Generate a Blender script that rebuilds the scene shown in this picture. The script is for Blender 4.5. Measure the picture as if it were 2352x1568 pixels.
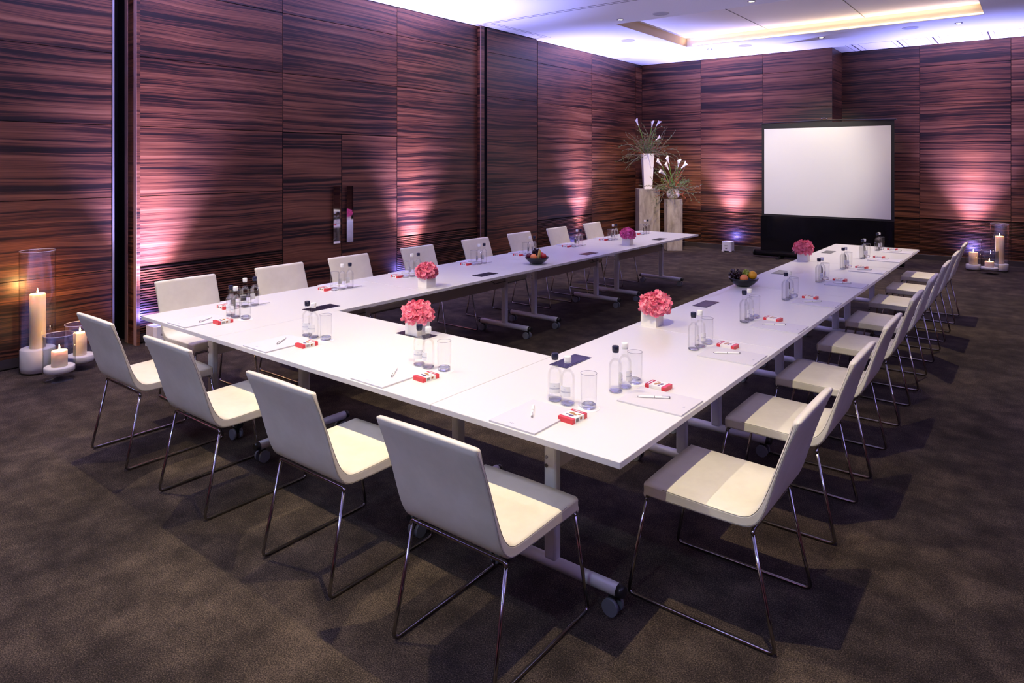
import bpy, bmesh, math, random
from math import sin, cos, pi, radians
from mathutils import Vector, Matrix, Quaternion
random.seed(7)
for o in list(bpy.data.objects): bpy.data.objects.remove(o)
SC = bpy.context.scene
COL = SC.collection

# ------------------------------------------------------------------ camera
EYE = 1.755
YAW = 0.662
cam = bpy.data.cameras.new('camera'); camo = bpy.data.objects.new('camera', cam); COL.objects.link(camo)
camo.location = (0, 0, EYE); camo.rotation_euler = (pi/2, 0, YAW)
cam.sensor_width = 36; cam.lens = 1564.25/2352*36
cam.shift_y = -(784-370.95)/2352
cam.clip_start = 0.05; cam.clip_end = 60
SC.camera = camo

# ------------------------------------------------------------------ exposure, world
SC.view_settings.view_transform = 'Standard'; SC.view_settings.look = 'None'
SC.view_settings.gamma = 1.0; SC.view_settings.use_curve_mapping = False
SC.view_settings.exposure = 0.04
W = bpy.data.worlds.new('world'); SC.world = W; W.use_nodes = True
W.node_tree.nodes['Background'].inputs[0].default_value = (0.16, 0.15, 0.3, 1)
W.node_tree.nodes['Background'].inputs[1].default_value = 0.02

# ------------------------------------------------------------------ the room's measures
XL = -6.87; Y1 = 13.414; Y2 = 14.175; XJ = -3.035; ZC = 3.843; XR = 3.2; YF = -2.6
TZ = 0.719                       # table top
TR = -1.146; TW = 0.916; TL_ = 1.8; TY = 2.076
TRI = TR-TW; TLI = TRI-TL_; TLO = TLI-TW        # -2.062, -3.862, -4.778

# ------------------------------------------------------------------ lights
def spot(name, loc, target, power, col, angle, blend=0.4, size=0.03):
    l = bpy.data.lights.new(name, 'SPOT'); l.energy = power; l.color = col
    l.spot_size = radians(angle); l.spot_blend = blend; l.shadow_soft_size = size
    o = bpy.data.objects.new(name, l); COL.objects.link(o); o.location = loc
    d = Vector(target)-Vector(loc); o.rotation_euler = d.to_track_quat('-Z', 'Y').to_euler()
    return o
def area(name, loc, rot, sx, sy, power, col):
    l = bpy.data.lights.new(name, 'AREA'); l.energy = power; l.color = col
    l.shape = 'RECTANGLE'; l.size = sx; l.size_y = sy
    o = bpy.data.objects.new(name, l); COL.objects.link(o); o.location = loc; o.rotation_euler = rot
    return o
def point(name, loc, power, col, size=0.02):
    l = bpy.data.lights.new(name, 'POINT'); l.energy = power; l.color = col; l.shadow_soft_size = size
    o = bpy.data.objects.new(name, l); COL.objects.link(o); o.location = loc
    return o

WARM = (1.0, 0.83, 0.52)
DOWN = [  # recessed ceiling spots: x, y, power, aim x, aim y
    (-0.97, 1.85, 190, -1.15, 2.9), (-2.95, 1.85, 135, -2.9, 2.4), (-4.92, 1.85, 190, -4.5, 2.4),
    (-4.9, 8.9, 120, -4.75, 8.9), (-2.97, 8.9, 30, -2.97, 8.9), (-1.0, 8.9, 175, -0.95, 8.7),
    (-4.89, 12.24, 50, -4.89, 12.5), (-2.94, 12.24, 90, -2.94, 12.5), (-1.0, 12.24, 60, -1.0, 12.5)]
for i, (x, y, p, ax, ay) in enumerate(DOWN):
    spot('downlight_lamp', (x, y, ZC-0.03), (ax, ay, 0), p*1.7, WARM, 82, 0.55, 0.018)
for x in (-0.97, -2.95, -4.92):      # the next row of ceiling spots, behind the camera
    spot('downlight_lamp_cool', (x, -1.49, ZC-0.03), (x, 2.2, 0.4), 105, (0.66, 0.88, 1.0), 64, 0.6, 0.04)
# adjustable spots turned on the screen and the pedestals, then an added one
spot('accent_lamp', (-2.97, 8.9, ZC-0.03), (-3.4, 12.7, 1.7), 480, (1.0, 0.92, 0.78), 40, 0.8, 0.04)
spot('accent_lamp', (-4.2, 8.9, ZC-0.03), (-6.5, 12.8, 1.0), 620, (1.0, 0.74, 0.42), 36, 0.6, 0.03)
spot('accent_lamp', (-6.0, 9.6, ZC-0.03), (-5.4, 13.0, 0.9), 200, (1.0, 0.78, 0.50), 30, 0.6, 0.03)
spot('accent_lamp', (-2.97, 5.56, ZC-0.03), (-5.2, 5.0, 0.5), 90, WARM, 62, 0.8, 0.035)  # added to warm the left hand chairs, no fixture known here
BLUE = (0.26, 0.22, 1.0); PINK = (1.0, 0.36, 0.62); VIOL = (0.62, 0.34, 1.0); PALE = (0.27, 0.30, 1.0); ROSE = (1.0, 0.60, 0.82); LOWC = (0.74, 0.48, 1.0)
# floor uplights washing the walls: x, y, tilt target offset, strength
UPL = [(-6.66, 3.07, 'L', 1.0, 1.0), (-6.66, 6.55, 'L', 1.25, 0.7), (-6.66, 10.85, 'L', 1.0, 0.8),
       (-4.86, 13.14, 'F', 0.9, 1.0), (-0.95, 13.9, 'F', 0.9, 1.0), (-6.66, -0.4, 'L', 0.8, 1.0),
       (2.95, 2.0, 'R', 0.8, 1.0), (2.95, 7.5, 'R', 0.8, 1.0), (-2.0, -2.35, 'B', 0.8, 1.0)]  # the last four, out of view, are added for blue ambient bounce
for x, y, w, s, c in UPL:
    nx, ny = {'L': (-1, 0), 'R': (1, 0), 'F': (0, 1), 'B': (0, -1)}[w]
    tx, ty = -ny, nx
    spot('uplight_lamp_blue', (x+tx*0.03, y+ty*0.03, 0.24), (x+nx*0.22, y+ny*0.22, 0.45), 28*s*c, BLUE, 150, 1.0, 0.03)
    spot('uplight_lamp_low', (x-tx*0.03, y-ty*0.03, 0.24), (x+nx*0.22, y+ny*0.22, 1.5), 50*s*c, LOWC, 84, 1.0, 0.03)
    spot('uplight_lamp_mid', (x, y, 0.24), (x+nx*0.22, y+ny*0.22, 2.2), 190*s*c, ROSE, 46, 1.0, 0.03)
    spot('uplight_lamp_high', (x, y, 0.24), (x+nx*0.22, y+ny*0.22, 3.1), 800*s*c, ROSE, 27, 1.0, 0.03)
    spot('uplight_lamp_upper', (x, y, 0.24), (x+nx*0.22, y+ny*0.22, 3.7), 750*s*c, (0.72, 0.48, 1.0), 62, 1.0, 0.03)
    spot('uplight_lamp_pale', (x-nx*0.06, y-ny*0.06, 0.24), (x-nx*0.25, y-ny*0.25, ZC), 1750*s*c, PALE, 70, 1.0, 0.03)
    spot('uplight_lamp_wash', (x-nx*0.06, y-ny*0.06, 0.24), (x-nx*1.6, y-ny*1.6, ZC), 130*s*c, (0.44, 0.44, 1.0), 140, 1.0, 0.05)
# warm strip inside the ceiling coffer, then two added fills over the near room
COF = (-5.12, -0.65, 9.15, 11.75, 0.15)
area('cove_lamp_far', (-2.9, 11.66, ZC+0.04), (radians(-150), 0, 0), 4.3, 0.04, 15, (1.0, 0.68, 0.40))
area('fill_lamp_near', (-2.5, 0.2, ZC-0.02), (0, 0, 0), 3.6, 1.2, 4, (0.5, 0.5, 1.0))
area('fill_lamp_mid', (-2.9, 4.8, ZC-0.02), (0, 0, 0), 3.6, 1.2, 8, (0.40, 0.32, 1.0))

# ------------------------------------------------------------------ materials
def mat(name, col, rough=0.5, metal=0.0, **k):
    m = bpy.data.materials.new(name); m.use_nodes = True
    b = m.node_tree.nodes['Principled BSDF']
    b.inputs['Base Color'].default_value = (*col, 1); b.inputs['Roughness'].default_value = rough
    b.inputs['Metallic'].default_value = metal
    for kk, v in k.items(): b.inputs[kk.replace('_', ' ')].default_value = v
    return m
def nd(m, t, **k):
    n = m.node_tree.nodes.new(t)
    for a, v in k.items(): setattr(n, a, v)
    return n
def lk(m, a, b): m.node_tree.links.new(a, b)
def bs(m): return m.node_tree.nodes['Principled BSDF']
def ramp(m, fac, stops):
    r = nd(m, 'ShaderNodeValToRGB'); el = r.color_ramp.elements
    while len(el) < len(stops): el.new(0.5)
    for e, (p, c) in zip(el, stops): e.position = p; e.color = (*c, 1)
    lk(m, fac, r.inputs[0]); return r
def noise(m, vec, scale, detail=3, rough=0.5, dist=0.0):
    n = nd(m, 'ShaderNodeTexNoise'); n.inputs['Scale'].default_value = scale
    n.inputs['Detail'].default_value = detail; n.inputs['Roughness'].default_value = rough
    n.inputs['Distortion'].default_value = dist
    if vec is not None: lk(m, vec, n.inputs['Vector'])
    return n
def mapping(m, vec, sc):
    n = nd(m, 'ShaderNodeMapping'); n.inputs['Scale'].default_value = sc; lk(m, vec, n.inputs['Vector']); return n
def bump(m, h, strength, dist=0.002):
    b = nd(m, 'ShaderNodeBump'); b.inputs['Strength'].default_value = strength; b.inputs['Distance'].default_value = dist
    lk(m, h, b.inputs['Height']); lk(m, b.outputs[0], bs(m).inputs['Normal']); return b

def wood_mat(name):
    m = mat(name, (0.1, 0.04, 0.02), 0.40)
    uv = nd(m, 'ShaderNodeTexCoord').outputs['UV']
    # slow warp of the grain lines
    w = noise(m, mapping(m, uv, (0.75, 1.6, 1)).outputs[0], 1.3, 1.5, 0.5)
    sub = nd(m, 'ShaderNodeMath', operation='MULTIPLY_ADD'); sub.inputs[1].default_value = 0.085; sub.inputs[2].default_value = -0.0425
    lk(m, w.outputs['Fac'], sub.inputs[0])
    comb = nd(m, 'ShaderNodeCombineXYZ'); lk(m, sub.outputs[0], comb.inputs[1])
    add = nd(m, 'ShaderNodeVectorMath', operation='ADD'); lk(m, uv, add.inputs[0]); lk(m, comb.outputs[0], add.inputs[1])
    def mad(src, k, addto):
        q = nd(m, 'ShaderNodeMath', operation='MULTIPLY_ADD'); q.inputs[1].default_value = k; lk(m, src, q.inputs[0])
        if addto is None: q.inputs[2].default_value = 0
        else: lk(m, addto, q.inputs[2])
        return q.outputs[0]
    a = noise(m, mapping(m, add.outputs[0], (0.20, 19, 1)).outputs[0], 1.4, 5, 0.66, 0.0)      # broad bands
    b = noise(m, mapping(m, add.outputs[0], (0.5, 85, 1)).outputs[0], 1.3, 5, 0.6)             # thin lines
    c = noise(m, mapping(m, add.outputs[0], (0.45, 2.6, 1)).outputs[0], 1.2, 2, 0.5)           # light and dark regions
    d = noise(m, mapping(m, add.outputs[0], (7, 260, 1)).outputs[0], 1.0, 2, 0.5)              # pores
    v = mad(a.outputs['Fac'], 0.50, None); v = mad(b.outputs['Fac'], 0.20, v); v = mad(c.outputs['Fac'], 0.26, v); v = mad(d.outputs['Fac'], 0.05, v)
    r = ramp(m, v, [(0.435, (0.008, 0.0025, 0.002)), (0.472, (0.030, 0.009, 0.006)), (0.50, (0.098, 0.031, 0.014)), (0.55, (0.168, 0.062, 0.028)), (0.64, (0.28, 0.12, 0.058))])
    lk(m, r.outputs[0], bs(m).inputs['Base Color'])
    bs(m).inputs['Coat Weight'].default_value = 0.12; bs(m).inputs['Coat Roughness'].default_value = 0.3
    return m
WOOD = wood_mat('rosewood_veneer')
SLAT = WOOD
BLACK = mat('black_gap', (0.006, 0.005, 0.006), 0.8)
GROOVE = mat('shadow_gap_metal', (0.05, 0.045, 0.05), 0.5)
STEELK = mat('baseboard_metal', (0.10, 0.085, 0.085), 0.38, 0.6)
TRIMW = mat('pale_edge_lipping', (0.42, 0.26, 0.21), 0.4)

CARPET = mat('brown_carpet', (0.05, 0.04, 0.036), 0.95)
tc = nd(CARPET, 'ShaderNodeTexCoord').outputs['Object']
f1 = noise(CARPET, tc, 190, 4, 0.75); f2 = noise(CARPET, tc, 5.5, 5, 0.65); f3 = noise(CARPET, tc, 1.1, 3, 0.6)
m1 = nd(CARPET, 'ShaderNodeMath', operation='MULTIPLY_ADD'); m1.inputs[1].default_value = 0.85; lk(CARPET, f1.outputs['Fac'], m1.inputs[0])
m2 = nd(CARPET, 'ShaderNodeMath', operation='MULTIPLY_ADD'); m2.inputs[1].default_value = 0.32; lk(CARPET, f2.outputs['Fac'], m2.inputs[0])
m3 = nd(CARPET, 'ShaderNodeMath', operation='MULTIPLY'); m3.inputs[1].default_value = 0.2; lk(CARPET, f3.outputs['Fac'], m3.inputs[0])
lk(CARPET, m3.outputs[0], m2.inputs[2]); lk(CARPET, m2.outputs[0], m1.inputs[2])
rr = ramp(CARPET, m1.outputs[0], [(0.52, (0.006, 0.0045, 0.0045)), (0.68, (0.036, 0.027, 0.023)), (0.84, (0.155, 0.115, 0.086))])
lk(CARPET, rr.outputs[0], bs(CARPET).inputs['Base Color'])
bump(CARPET, f1.outputs['Fac'], 0.7, 0.006)
bs(CARPET).inputs['Specular IOR Level'].default_value = 0.15

CEIL = mat('white_ceiling_paint', (0.88, 0.87, 0.87), 0.7)
COFM = mat('coffer_warm_paint', (0.80, 0.76, 0.70), 0.6)
LAM = mat('white_laminate', (0.70, 0.695, 0.68), 0.32)
LAME = mat('white_laminate_edge', (0.68, 0.67, 0.66), 0.4)
PMET = mat('pale_grey_painted_steel', (0.62, 0.61, 0.62), 0.4, 0.1)
PSHADE = mat('beam_shaded_white', (0.50, 0.45, 0.43), 0.5)  # white beam paint, with the shade under the tops put into its colour
BPLA = mat('black_plastic', (0.012, 0.012, 0.014), 0.4)
GPLA = mat('grey_wheel_rubber', (0.16, 0.17, 0.20), 0.5)
CHROME = mat('chrome', (0.36, 0.34, 0.34), 0.10, 1.0)
LEA = mat('cream_leather', (0.78, 0.73, 0.60), 0.42)
lt = nd(LEA, 'ShaderNodeTexCoord').outputs['Object']
ln = noise(LEA, lt, 230, 4, 0.6); bump(LEA, ln.outputs['Fac'], 0.35, 0.0012)
ln2 = noise(LEA, lt, 7, 3, 0.6)
lr = ramp(LEA, ln2.outputs['Fac'], [(0.3, (0.72, 0.67, 0.55)), (0.6, (0.80, 0.75, 0.63))]); lk(LEA, lr.outputs[0], bs(LEA).inputs['Base Color'])
PIPE = mat('taupe_stitching', (0.40, 0.36, 0.30), 0.6)
PAPER = mat('white_card', (0.63, 0.61, 0.67), 0.6)
PAPERW = mat('white_paper', (0.88, 0.88, 0.88), 0.6)
PRINT = mat('grey_print', (0.25, 0.28, 0.42), 0.6)
REDP = mat('red_carton', (0.72, 0.045, 0.06), 0.3)
REDD = mat('dark_red_carton', (0.33, 0.01, 0.04), 0.35)
CART = mat('white_carton', (0.86, 0.82, 0.80), 0.35)
NUTS = mat('tan_print', (0.40, 0.20, 0.05), 0.4)
BERR = mat('plum_print', (0.10, 0.05, 0.16), 0.4)
INK = mat('black_print', (0.03, 0.03, 0.03), 0.5)
CAPD = mat('navy_cap', (0.012, 0.014, 0.045), 0.25)
CAPW = mat('white_cap', (0.85, 0.85, 0.85), 0.35)
POT = mat('white_ceramic', (0.80, 0.77, 0.75), 0.35)
PETAL = mat('pink_petal', (0.86, 0.13, 0.23), 0.55, Subsurface_Weight=0.0)
pt = nd(PETAL, 'ShaderNodeTexCoord').outputs['Object']
pn = noise(PETAL, pt, 45, 3, 0.6)
pr = ramp(PETAL, pn.outputs['Fac'], [(0.35, (0.80, 0.10, 0.21)), (0.6, (0.93, 0.32, 0.42))]); lk(PETAL, pr.outputs[0], bs(PETAL).inputs['Base Color'])
PETALM = mat('magenta_petal', (0.85, 0.16, 0.42), 0.55)
FLAP = mat('anodised_cable_flap', (0.030, 0.026, 0.065), 0.25, 0.55)
FLAPE = mat('cable_flap_recess', (0.010, 0.008, 0.02), 0.35)
SCRW = mat('projection_fabric', (0.80, 0.79, 0.78), 0.75)
SCRB = mat('screen_black_border', (0.012, 0.011, 0.012), 0.6)
SCRG = mat('gloss_black_skirt', (0.004, 0.004, 0.006), 0.12)
CONC = mat('polished_concrete', (0.3, 0.28, 0.25), 0.55)
ct = nd(CONC, 'ShaderNodeTexCoord').outputs['Object']
cn = noise(CONC, mapping(CONC, ct, (3.2, 3.2, 1.1)).outputs[0], 2.2, 6, 0.65, 0.6)
cr = ramp(CONC, cn.outputs['Fac'], [(0.3, (0.16, 0.145, 0.13)), (0.5, (0.33, 0.30, 0.265)), (0.7, (0.46, 0.43, 0.39))]); lk(CONC, cr.outputs[0], bs(CONC).inputs['Base Color'])
MOSA = mat('crackled_white_glaze', (0.8, 0.78, 0.75), 0.3)
mt = nd(MOSA, 'ShaderNodeTexCoord').outputs['Object']
mv = nd(MOSA, 'ShaderNodeTexVoronoi'); mv.feature = 'DISTANCE_TO_EDGE'; mv.inputs['Scale'].default_value = 34; lk(MOSA, mt, mv.inputs['Vector'])
mr = ramp(MOSA, mv.outputs['Distance'], [(0.02, (0.22, 0.17, 0.13)), (0.10, (0.82, 0.80, 0.77))]); lk(MOSA, mr.outputs[0], bs(MOSA).inputs['Base Color'])
STEM = mat('green_stem', (0.10, 0.22, 0.04), 0.5)
LEAF = mat('olive_foliage', (0.06, 0.10, 0.03), 0.6)
TWIG = mat('curly_willow_twig', (0.20, 0.17, 0.12), 0.7)
RUST = mat('rust_foliage', (0.30, 0.09, 0.03), 0.6)
LILY = mat('white_lily', (0.85, 0.84, 0.86), 0.45)
YEL = mat('lily_spadix', (0.75, 0.45, 0.03), 0.5)
WAX = mat('ivory_wax', (0.86, 0.74, 0.56), 0.5, Subsurface_Weight=0.6)
bs(WAX).inputs['Subsurface Radius'].default_value = (0.06, 0.035, 0.02); bs(WAX).inputs['Subsurface Scale'].default_value = 0.6
SAND = mat('white_sand', (0.80, 0.78, 0.78), 0.9)
UPB = mat('white_uplight_case', (0.74, 0.74, 0.78), 0.35)
BOWL = mat('black_bowl', (0.012, 0.012, 0.012), 0.28)
GRAPG = mat('green_grape', (0.30, 0.36, 0.05), 0.25)
GRAPD = mat('dark_grape', (0.025, 0.008, 0.018), 0.25)
APPLE = mat('red_apple', (0.5, 0.03, 0.03), 0.25)
PEACH = mat('orange_peach', (0.85, 0.25, 0.08), 0.45)
ORAN = mat('yellow_orange_peel', (0.85, 0.40, 0.02), 0.4)
BANA = mat('ripe_banana', (0.70, 0.45, 0.12), 0.5)
PLUM = mat('dark_plum', (0.10, 0.008, 0.03), 0.25)
SPKM = mat('speaker_mesh', (0.50, 0.50, 0.55), 0.7)
def emis(name, col, s):
    m = bpy.data.materials.new(name); m.use_nodes = True; n = m.node_tree
    n.nodes.remove(n.nodes['Principled BSDF']); e = n.nodes.new('ShaderNodeEmission')
    e.inputs[0].default_value = (*col, 1); e.inputs[1].default_value = s
    n.links.new(e.outputs[0], n.nodes['Material Output'].inputs[0]); return m
FLAME = emis('candle_flame', (1.0, 0.66, 0.30), 60)
LENS = emis('lit_lamp_lens', (1.0, 0.85, 0.62), 14)
LEDW = emis('warm_led_strip', (1.0, 0.80, 0.58), 2.4)
LEDB = emis('uplight_led', (0.45, 0.4, 1.0), 4.0)

def thin_glass(name, tint=(0.985, 0.987, 0.99), ior=1.45, edge=(0.20, 0.22, 0.30)):
    m = bpy.data.materials.new(name); m.use_nodes = True; n = m.node_tree
    n.nodes.remove(n.nodes['Principled BSDF'])
    t = n.nodes.new('ShaderNodeBsdfTransparent'); g = n.nodes.new('ShaderNodeBsdfGlossy'); g.inputs['Roughness'].default_value = 0.02
    lw = n.nodes.new('ShaderNodeLayerWeight'); lw.inputs[0].default_value = 0.12
    cm = n.nodes.new('ShaderNodeMix'); cm.data_type = 'RGBA'; cm.inputs[6].default_value = (*tint, 1); cm.inputs[7].default_value = (*edge, 1)
    pw = n.nodes.new('ShaderNodeMath'); pw.operation = 'POWER'; pw.inputs[1].default_value = 3.0
    n.links.new(lw.outputs['Facing'], pw.inputs[0]); n.links.new(pw.outputs[0], cm.inputs[0])
    n.links.new(cm.outputs[2], t.inputs[0])
    fr = n.nodes.new('ShaderNodeFresnel'); fr.inputs[0].default_value = ior
    geo = n.nodes.new('ShaderNodeNewGeometry')
    mm = n.nodes.new('ShaderNodeMath'); mm.operation = 'MULTIPLY'; inv = n.nodes.new('ShaderNodeMath'); inv.operation = 'SUBTRACT'; inv.inputs[0].default_value = 1
    n.links.new(geo.outputs['Backfacing'], inv.inputs[1]); n.links.new(inv.outputs[0], mm.inputs[0]); n.links.new(fr.outputs[0], mm.inputs[1])
    mx = n.nodes.new('ShaderNodeMixShader'); n.links.new(mm.outputs[0], mx.inputs[0]); n.links.new(t.outputs[0], mx.inputs[1]); n.links.new(g.outputs[0], mx.inputs[2])
    n.links.new(mx.outputs[0], n.nodes['Material Output'].inputs[0]); return m
GLASS = thin_glass('clear_glass')
def solid_glass(name, ior, tint, tr):
    m = bpy.data.materials.new(name); m.use_nodes = True; n = m.node_tree
    n.nodes.remove(n.nodes['Principled BSDF'])
    g = n.nodes.new('ShaderNodeBsdfGlass'); g.inputs['IOR'].default_value = ior; g.inputs['Color'].default_value = (*tint, 1); g.inputs['Roughness'].default_value = 0.0
    t = n.nodes.new('ShaderNodeBsdfTransparent'); mx = n.nodes.new('ShaderNodeMixShader'); mx.inputs[0].default_value = tr
    n.links.new(g.outputs[0], mx.inputs[1]); n.links.new(t.outputs[0], mx.inputs[2]); n.links.new(mx.outputs[0], n.nodes['Material Output'].inputs[0]); return m
WATER = solid_glass('still_water', 1.33, (0.99, 0.99, 1.0), 0.82)
GBASE = solid_glass('thick_glass_base', 1.5, (0.9, 0.92, 0.97), 0.25)

# ------------------------------------------------------------------ mesh helpers
class MB:
    """collects shapes for ONE mesh object"""
    def __init__(s): s.v = []; s.f = []; s.m = []; s.uv = {}; s.sm = []
    def add(s, vs, fs, mi=0, smooth=False):
        b = len(s.v); s.v += [tuple(v) for v in vs]
        for f in fs: s.f.append(tuple(b+i for i in f)); s.m.append(mi); s.sm.append(smooth)
    def box(s, x0, x1, y0, y1, z0, z1, mi=0):
        s.add([(x0,y0,z0),(x1,y0,z0),(x1,y1,z0),(x0,y1,z0),(x0,y0,z1),(x1,y0,z1),(x1,y1,z1),(x0,y1,z1)],
              [(0,3,2,1),(4,5,6,7),(0,1,5,4),(1,2,6,5),(2,3,7,6),(3,0,4,7)], mi)
    def lathe(s, prof, c=(0,0,0), n=28, mi=0, cap0=True, cap1=True, smooth=True):
        vs = []
        for r, z in prof:
            for k in range(n): a = 2*pi*k/n; vs.append((c[0]+r*cos(a), c[1]+r*sin(a), c[2]+z))
        fs = []
        for i in range(len(prof)-1):
            for k in range(n): k2 = (k+1) % n; fs.append((i*n+k, i*n+k2, (i+1)*n+k2, (i+1)*n+k))
        s.add(vs, fs, mi, smooth)
        b = len(s.v)-len(vs)
        if cap0: s.f.append(tuple(b+k for k in reversed(range(n)))); s.m.append(mi); s.sm.append(False)
        if cap1: s.f.append(tuple(b+(len(prof)-1)*n+k for k in range(n))); s.m.append(mi); s.sm.append(False)
    def tube(s, pts, r, n=10, mi=0, caps=True):
        pts = [Vector(p) for p in pts]; rs = r if isinstance(r, (list, tuple)) else [r]*len(pts)
        N = len(pts); tang = []
        for i in range(N):
            a = pts[max(0, i-1)]; b = pts[min(N-1, i+1)]; tang.append((b-a).normalized())
        up = Vector((0, 0, 1)) if abs(tang[0].z) < 0.9 else Vector((1, 0, 0))
        u = tang[0].cross(up).normalized(); vs = []
        for i in range(N):
            if i: u = (tang[i-1].rotation_difference(tang[i])) @ u
            u = (u - tang[i]*u.dot(tang[i])).normalized(); w = tang[i].cross(u)
            for k in range(n): a = 2*pi*k/n; vs.append(pts[i]+(u*cos(a)+w*sin(a))*rs[i])
        fs = [(i*n+k, i*n+(k+1) % n, (i+1)*n+(k+1) % n, (i+1)*n+k) for i in range(N-1) for k in range(n)]
        s.add(vs, fs, mi, True)
        if caps:
            b = len(s.v)-len(vs)
            s.f.append(tuple(b+k for k in reversed(range(n)))); s.m.append(mi); s.sm.append(False)
            s.f.append(tuple(b+(N-1)*n+k for k in range(n))); s.m.append(mi); s.sm.append(False)
    def ball(s, c, r, n=14, mi=0, sz=(1,1,1)):
        prof = []; vs = []; m = n//2
        for i in range(m+1):
            t = pi*i/m
            for k in range(n): a = 2*pi*k/n; vs.append((c[0]+r*sz[0]*sin(t)*cos(a), c[1]+r*sz[1]*sin(t)*sin(a), c[2]-r*sz[2]*cos(t)))
        fs = [(i*n+k, i*n+(k+1) % n, (i+1)*n+(k+1) % n, (i+1)*n+k) for i in range(m) for k in range(n)]
        s.add(vs, fs, mi, True)
    def build(s, name, mats, parent=None, bevel=0, weld=False, seg=2):
        me = bpy.data.meshes.new(name); me.from_pydata(s.v, [], s.f)
        mats = mats if isinstance(mats, (list, tuple)) else [mats]
        for m in mats: me.materials.append(m)
        me.polygons.foreach_set('material_index', s.m); me.polygons.foreach_set('use_smooth', s.sm)
        me.update()
        if weld:
            bm = bmesh.new(); bm.from_mesh(me); bmesh.ops.remove_doubles(bm, verts=bm.verts, dist=1e-5); bm.to_mesh(me); bm.free()
        o = bpy.data.objects.new(name, me); COL.objects.link(o)
        if parent: o.parent = parent
        if bevel:
            md = o.modifiers.new('bevel', 'BEVEL'); md.width = bevel; md.segments = seg; md.limit_method = 'ANGLE'; md.angle_limit = radians(40)
            md.harden_normals = False
        return o

def tag(o, label, cat, group=None, kind=None):
    if label: o['label'] = label
    if cat: o['category'] = cat
    if group: o['group'] = group
    if kind: o['kind'] = kind
    return o
def struct(o): o['kind'] = 'structure'; return o
def thing(name, label, cat, loc=(0,0,0), rz=0, group=None):
    o = bpy.data.objects.new(name, None); COL.objects.link(o); o.empty_display_size = 0.05
    o.location = loc; o.rotation_euler = (0, 0, rz); return tag(o, label, cat, group)
def dup(root, loc, rz, label, group=None):
    r = root.copy(); COL.objects.link(r); r.location = loc; r.rotation_euler = (0, 0, rz)
    r['label'] = label
    if group: r['group'] = group
    for ch in list(root.children):
        c = ch.copy(); COL.objects.link(c); c.parent = r
        for g in list(ch.children):
            d = g.copy(); COL.objects.link(d); d.parent = c
    return r
class Proto:
    def __init__(s, maker): s.maker = maker; s.first = None
    def put(s, loc, rz, label, group=None):
        if s.first is None:
            s.first = s.maker(); o = s.first; o.location = loc; o.rotation_euler = (0, 0, rz); o['label'] = label
            if group: o['group'] = group
            return o
        return dup(s.first, loc, rz, label, group)
def arc(p0, p1, p2, r, n=6):
    """rounded corner at p1 between p0 and p2"""
    p0, p1, p2 = Vector(p0), Vector(p1), Vector(p2)
    a = (p0-p1).normalized(); b = (p2-p1).normalized(); ang = a.angle(b)
    t = r/math.tan(ang/2); s = p1+a*t; e = p1+b*t
    return [s*(1-k/n)**2+p1*2*(k/n)*(1-k/n)+e*(k/n)**2 for k in range(n+1)]
def text_mesh(txt, size, depth=0.0004):
    cu = bpy.data.curves.new('lettering', 'FONT'); cu.body = txt; cu.size = size; cu.extrude = depth
    cu.align_x = 'CENTER'; cu.align_y = 'CENTER'; cu.resolution_u = 2
    o = bpy.data.objects.new('lettering_tmp', cu); COL.objects.link(o)
    me = bpy.data.meshes.new_from_object(o)
    bpy.data.objects.remove(o); return me

# ------------------------------------------------------------------ room shell
o = MB(); o.box(XL-0.5, XR+0.2, YF-0.2, Y2+0.3, -0.1, 0)
struct(o.build('floor', CARPET))
# ceiling with the opening of the coffer
x0, x1, y0, y1, dz = COF
o = MB(); zt = ZC+0.35
o.box(XL-0.5, x0, YF-0.2, Y2+0.3, ZC, zt); o.box(x1, XR+0.2, YF-0.2, Y2+0.3, ZC, zt)
o.box(x0, x1, YF-0.2, y0, ZC, zt); o.box(x0, x1, y1, Y2+0.3, ZC, zt)
ceil = struct(o.build('ceiling', CEIL))
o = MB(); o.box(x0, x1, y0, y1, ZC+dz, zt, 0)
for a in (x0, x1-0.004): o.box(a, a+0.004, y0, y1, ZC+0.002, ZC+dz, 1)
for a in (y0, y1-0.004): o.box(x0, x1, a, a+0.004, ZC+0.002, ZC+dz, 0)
cof = o.build('coffer', [COFM, mat('coffer_unlit_side', (0.55, 0.40, 0.24), 0.6)], ceil)  # side faces coloured tan for their unlit, warm-reflecting look
o = MB()
for sx in (-3.67, -2.18): o.box(sx-0.006, sx+0.006, y0+0.01, y1-0.06, ZC+dz-0.004, ZC+dz+0.01)
o.build('coffer_joint', GROOVE, ceil)
o = MB(); o.box(x0+0.12, -2.42, y1-0.03, y1-0.006, ZC+0.010, ZC+0.030); o.box(-2.405, x1-0.01, y1-0.03, y1-0.006, ZC+0.010, ZC+0.030)
o.build('light_strip', LEDW, ceil)
o = MB(); zg = ZC-0.0015
o.box(XL, XR, 7.86, 7.872, zg, ZC+0.01); o.box(XL, XR, 7.93, 7.942, zg, ZC+0.01)
o.box(XL+0.27, XL+0.278, 8.0, 9.35, zg, ZC+0.01); o.box(XL+0.33, XL+0.338, 8.0, 9.45, zg, ZC+0.01); o.box(XL, XL+0.34, 9.35, 9.358, zg, ZC+0.01); o.box(XL, XL+0.34, 8.0, 8.008, zg, ZC+0.01)
o.box(XJ+0.3, XR, 13.33, 13.338, zg, ZC+0.01)
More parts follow.
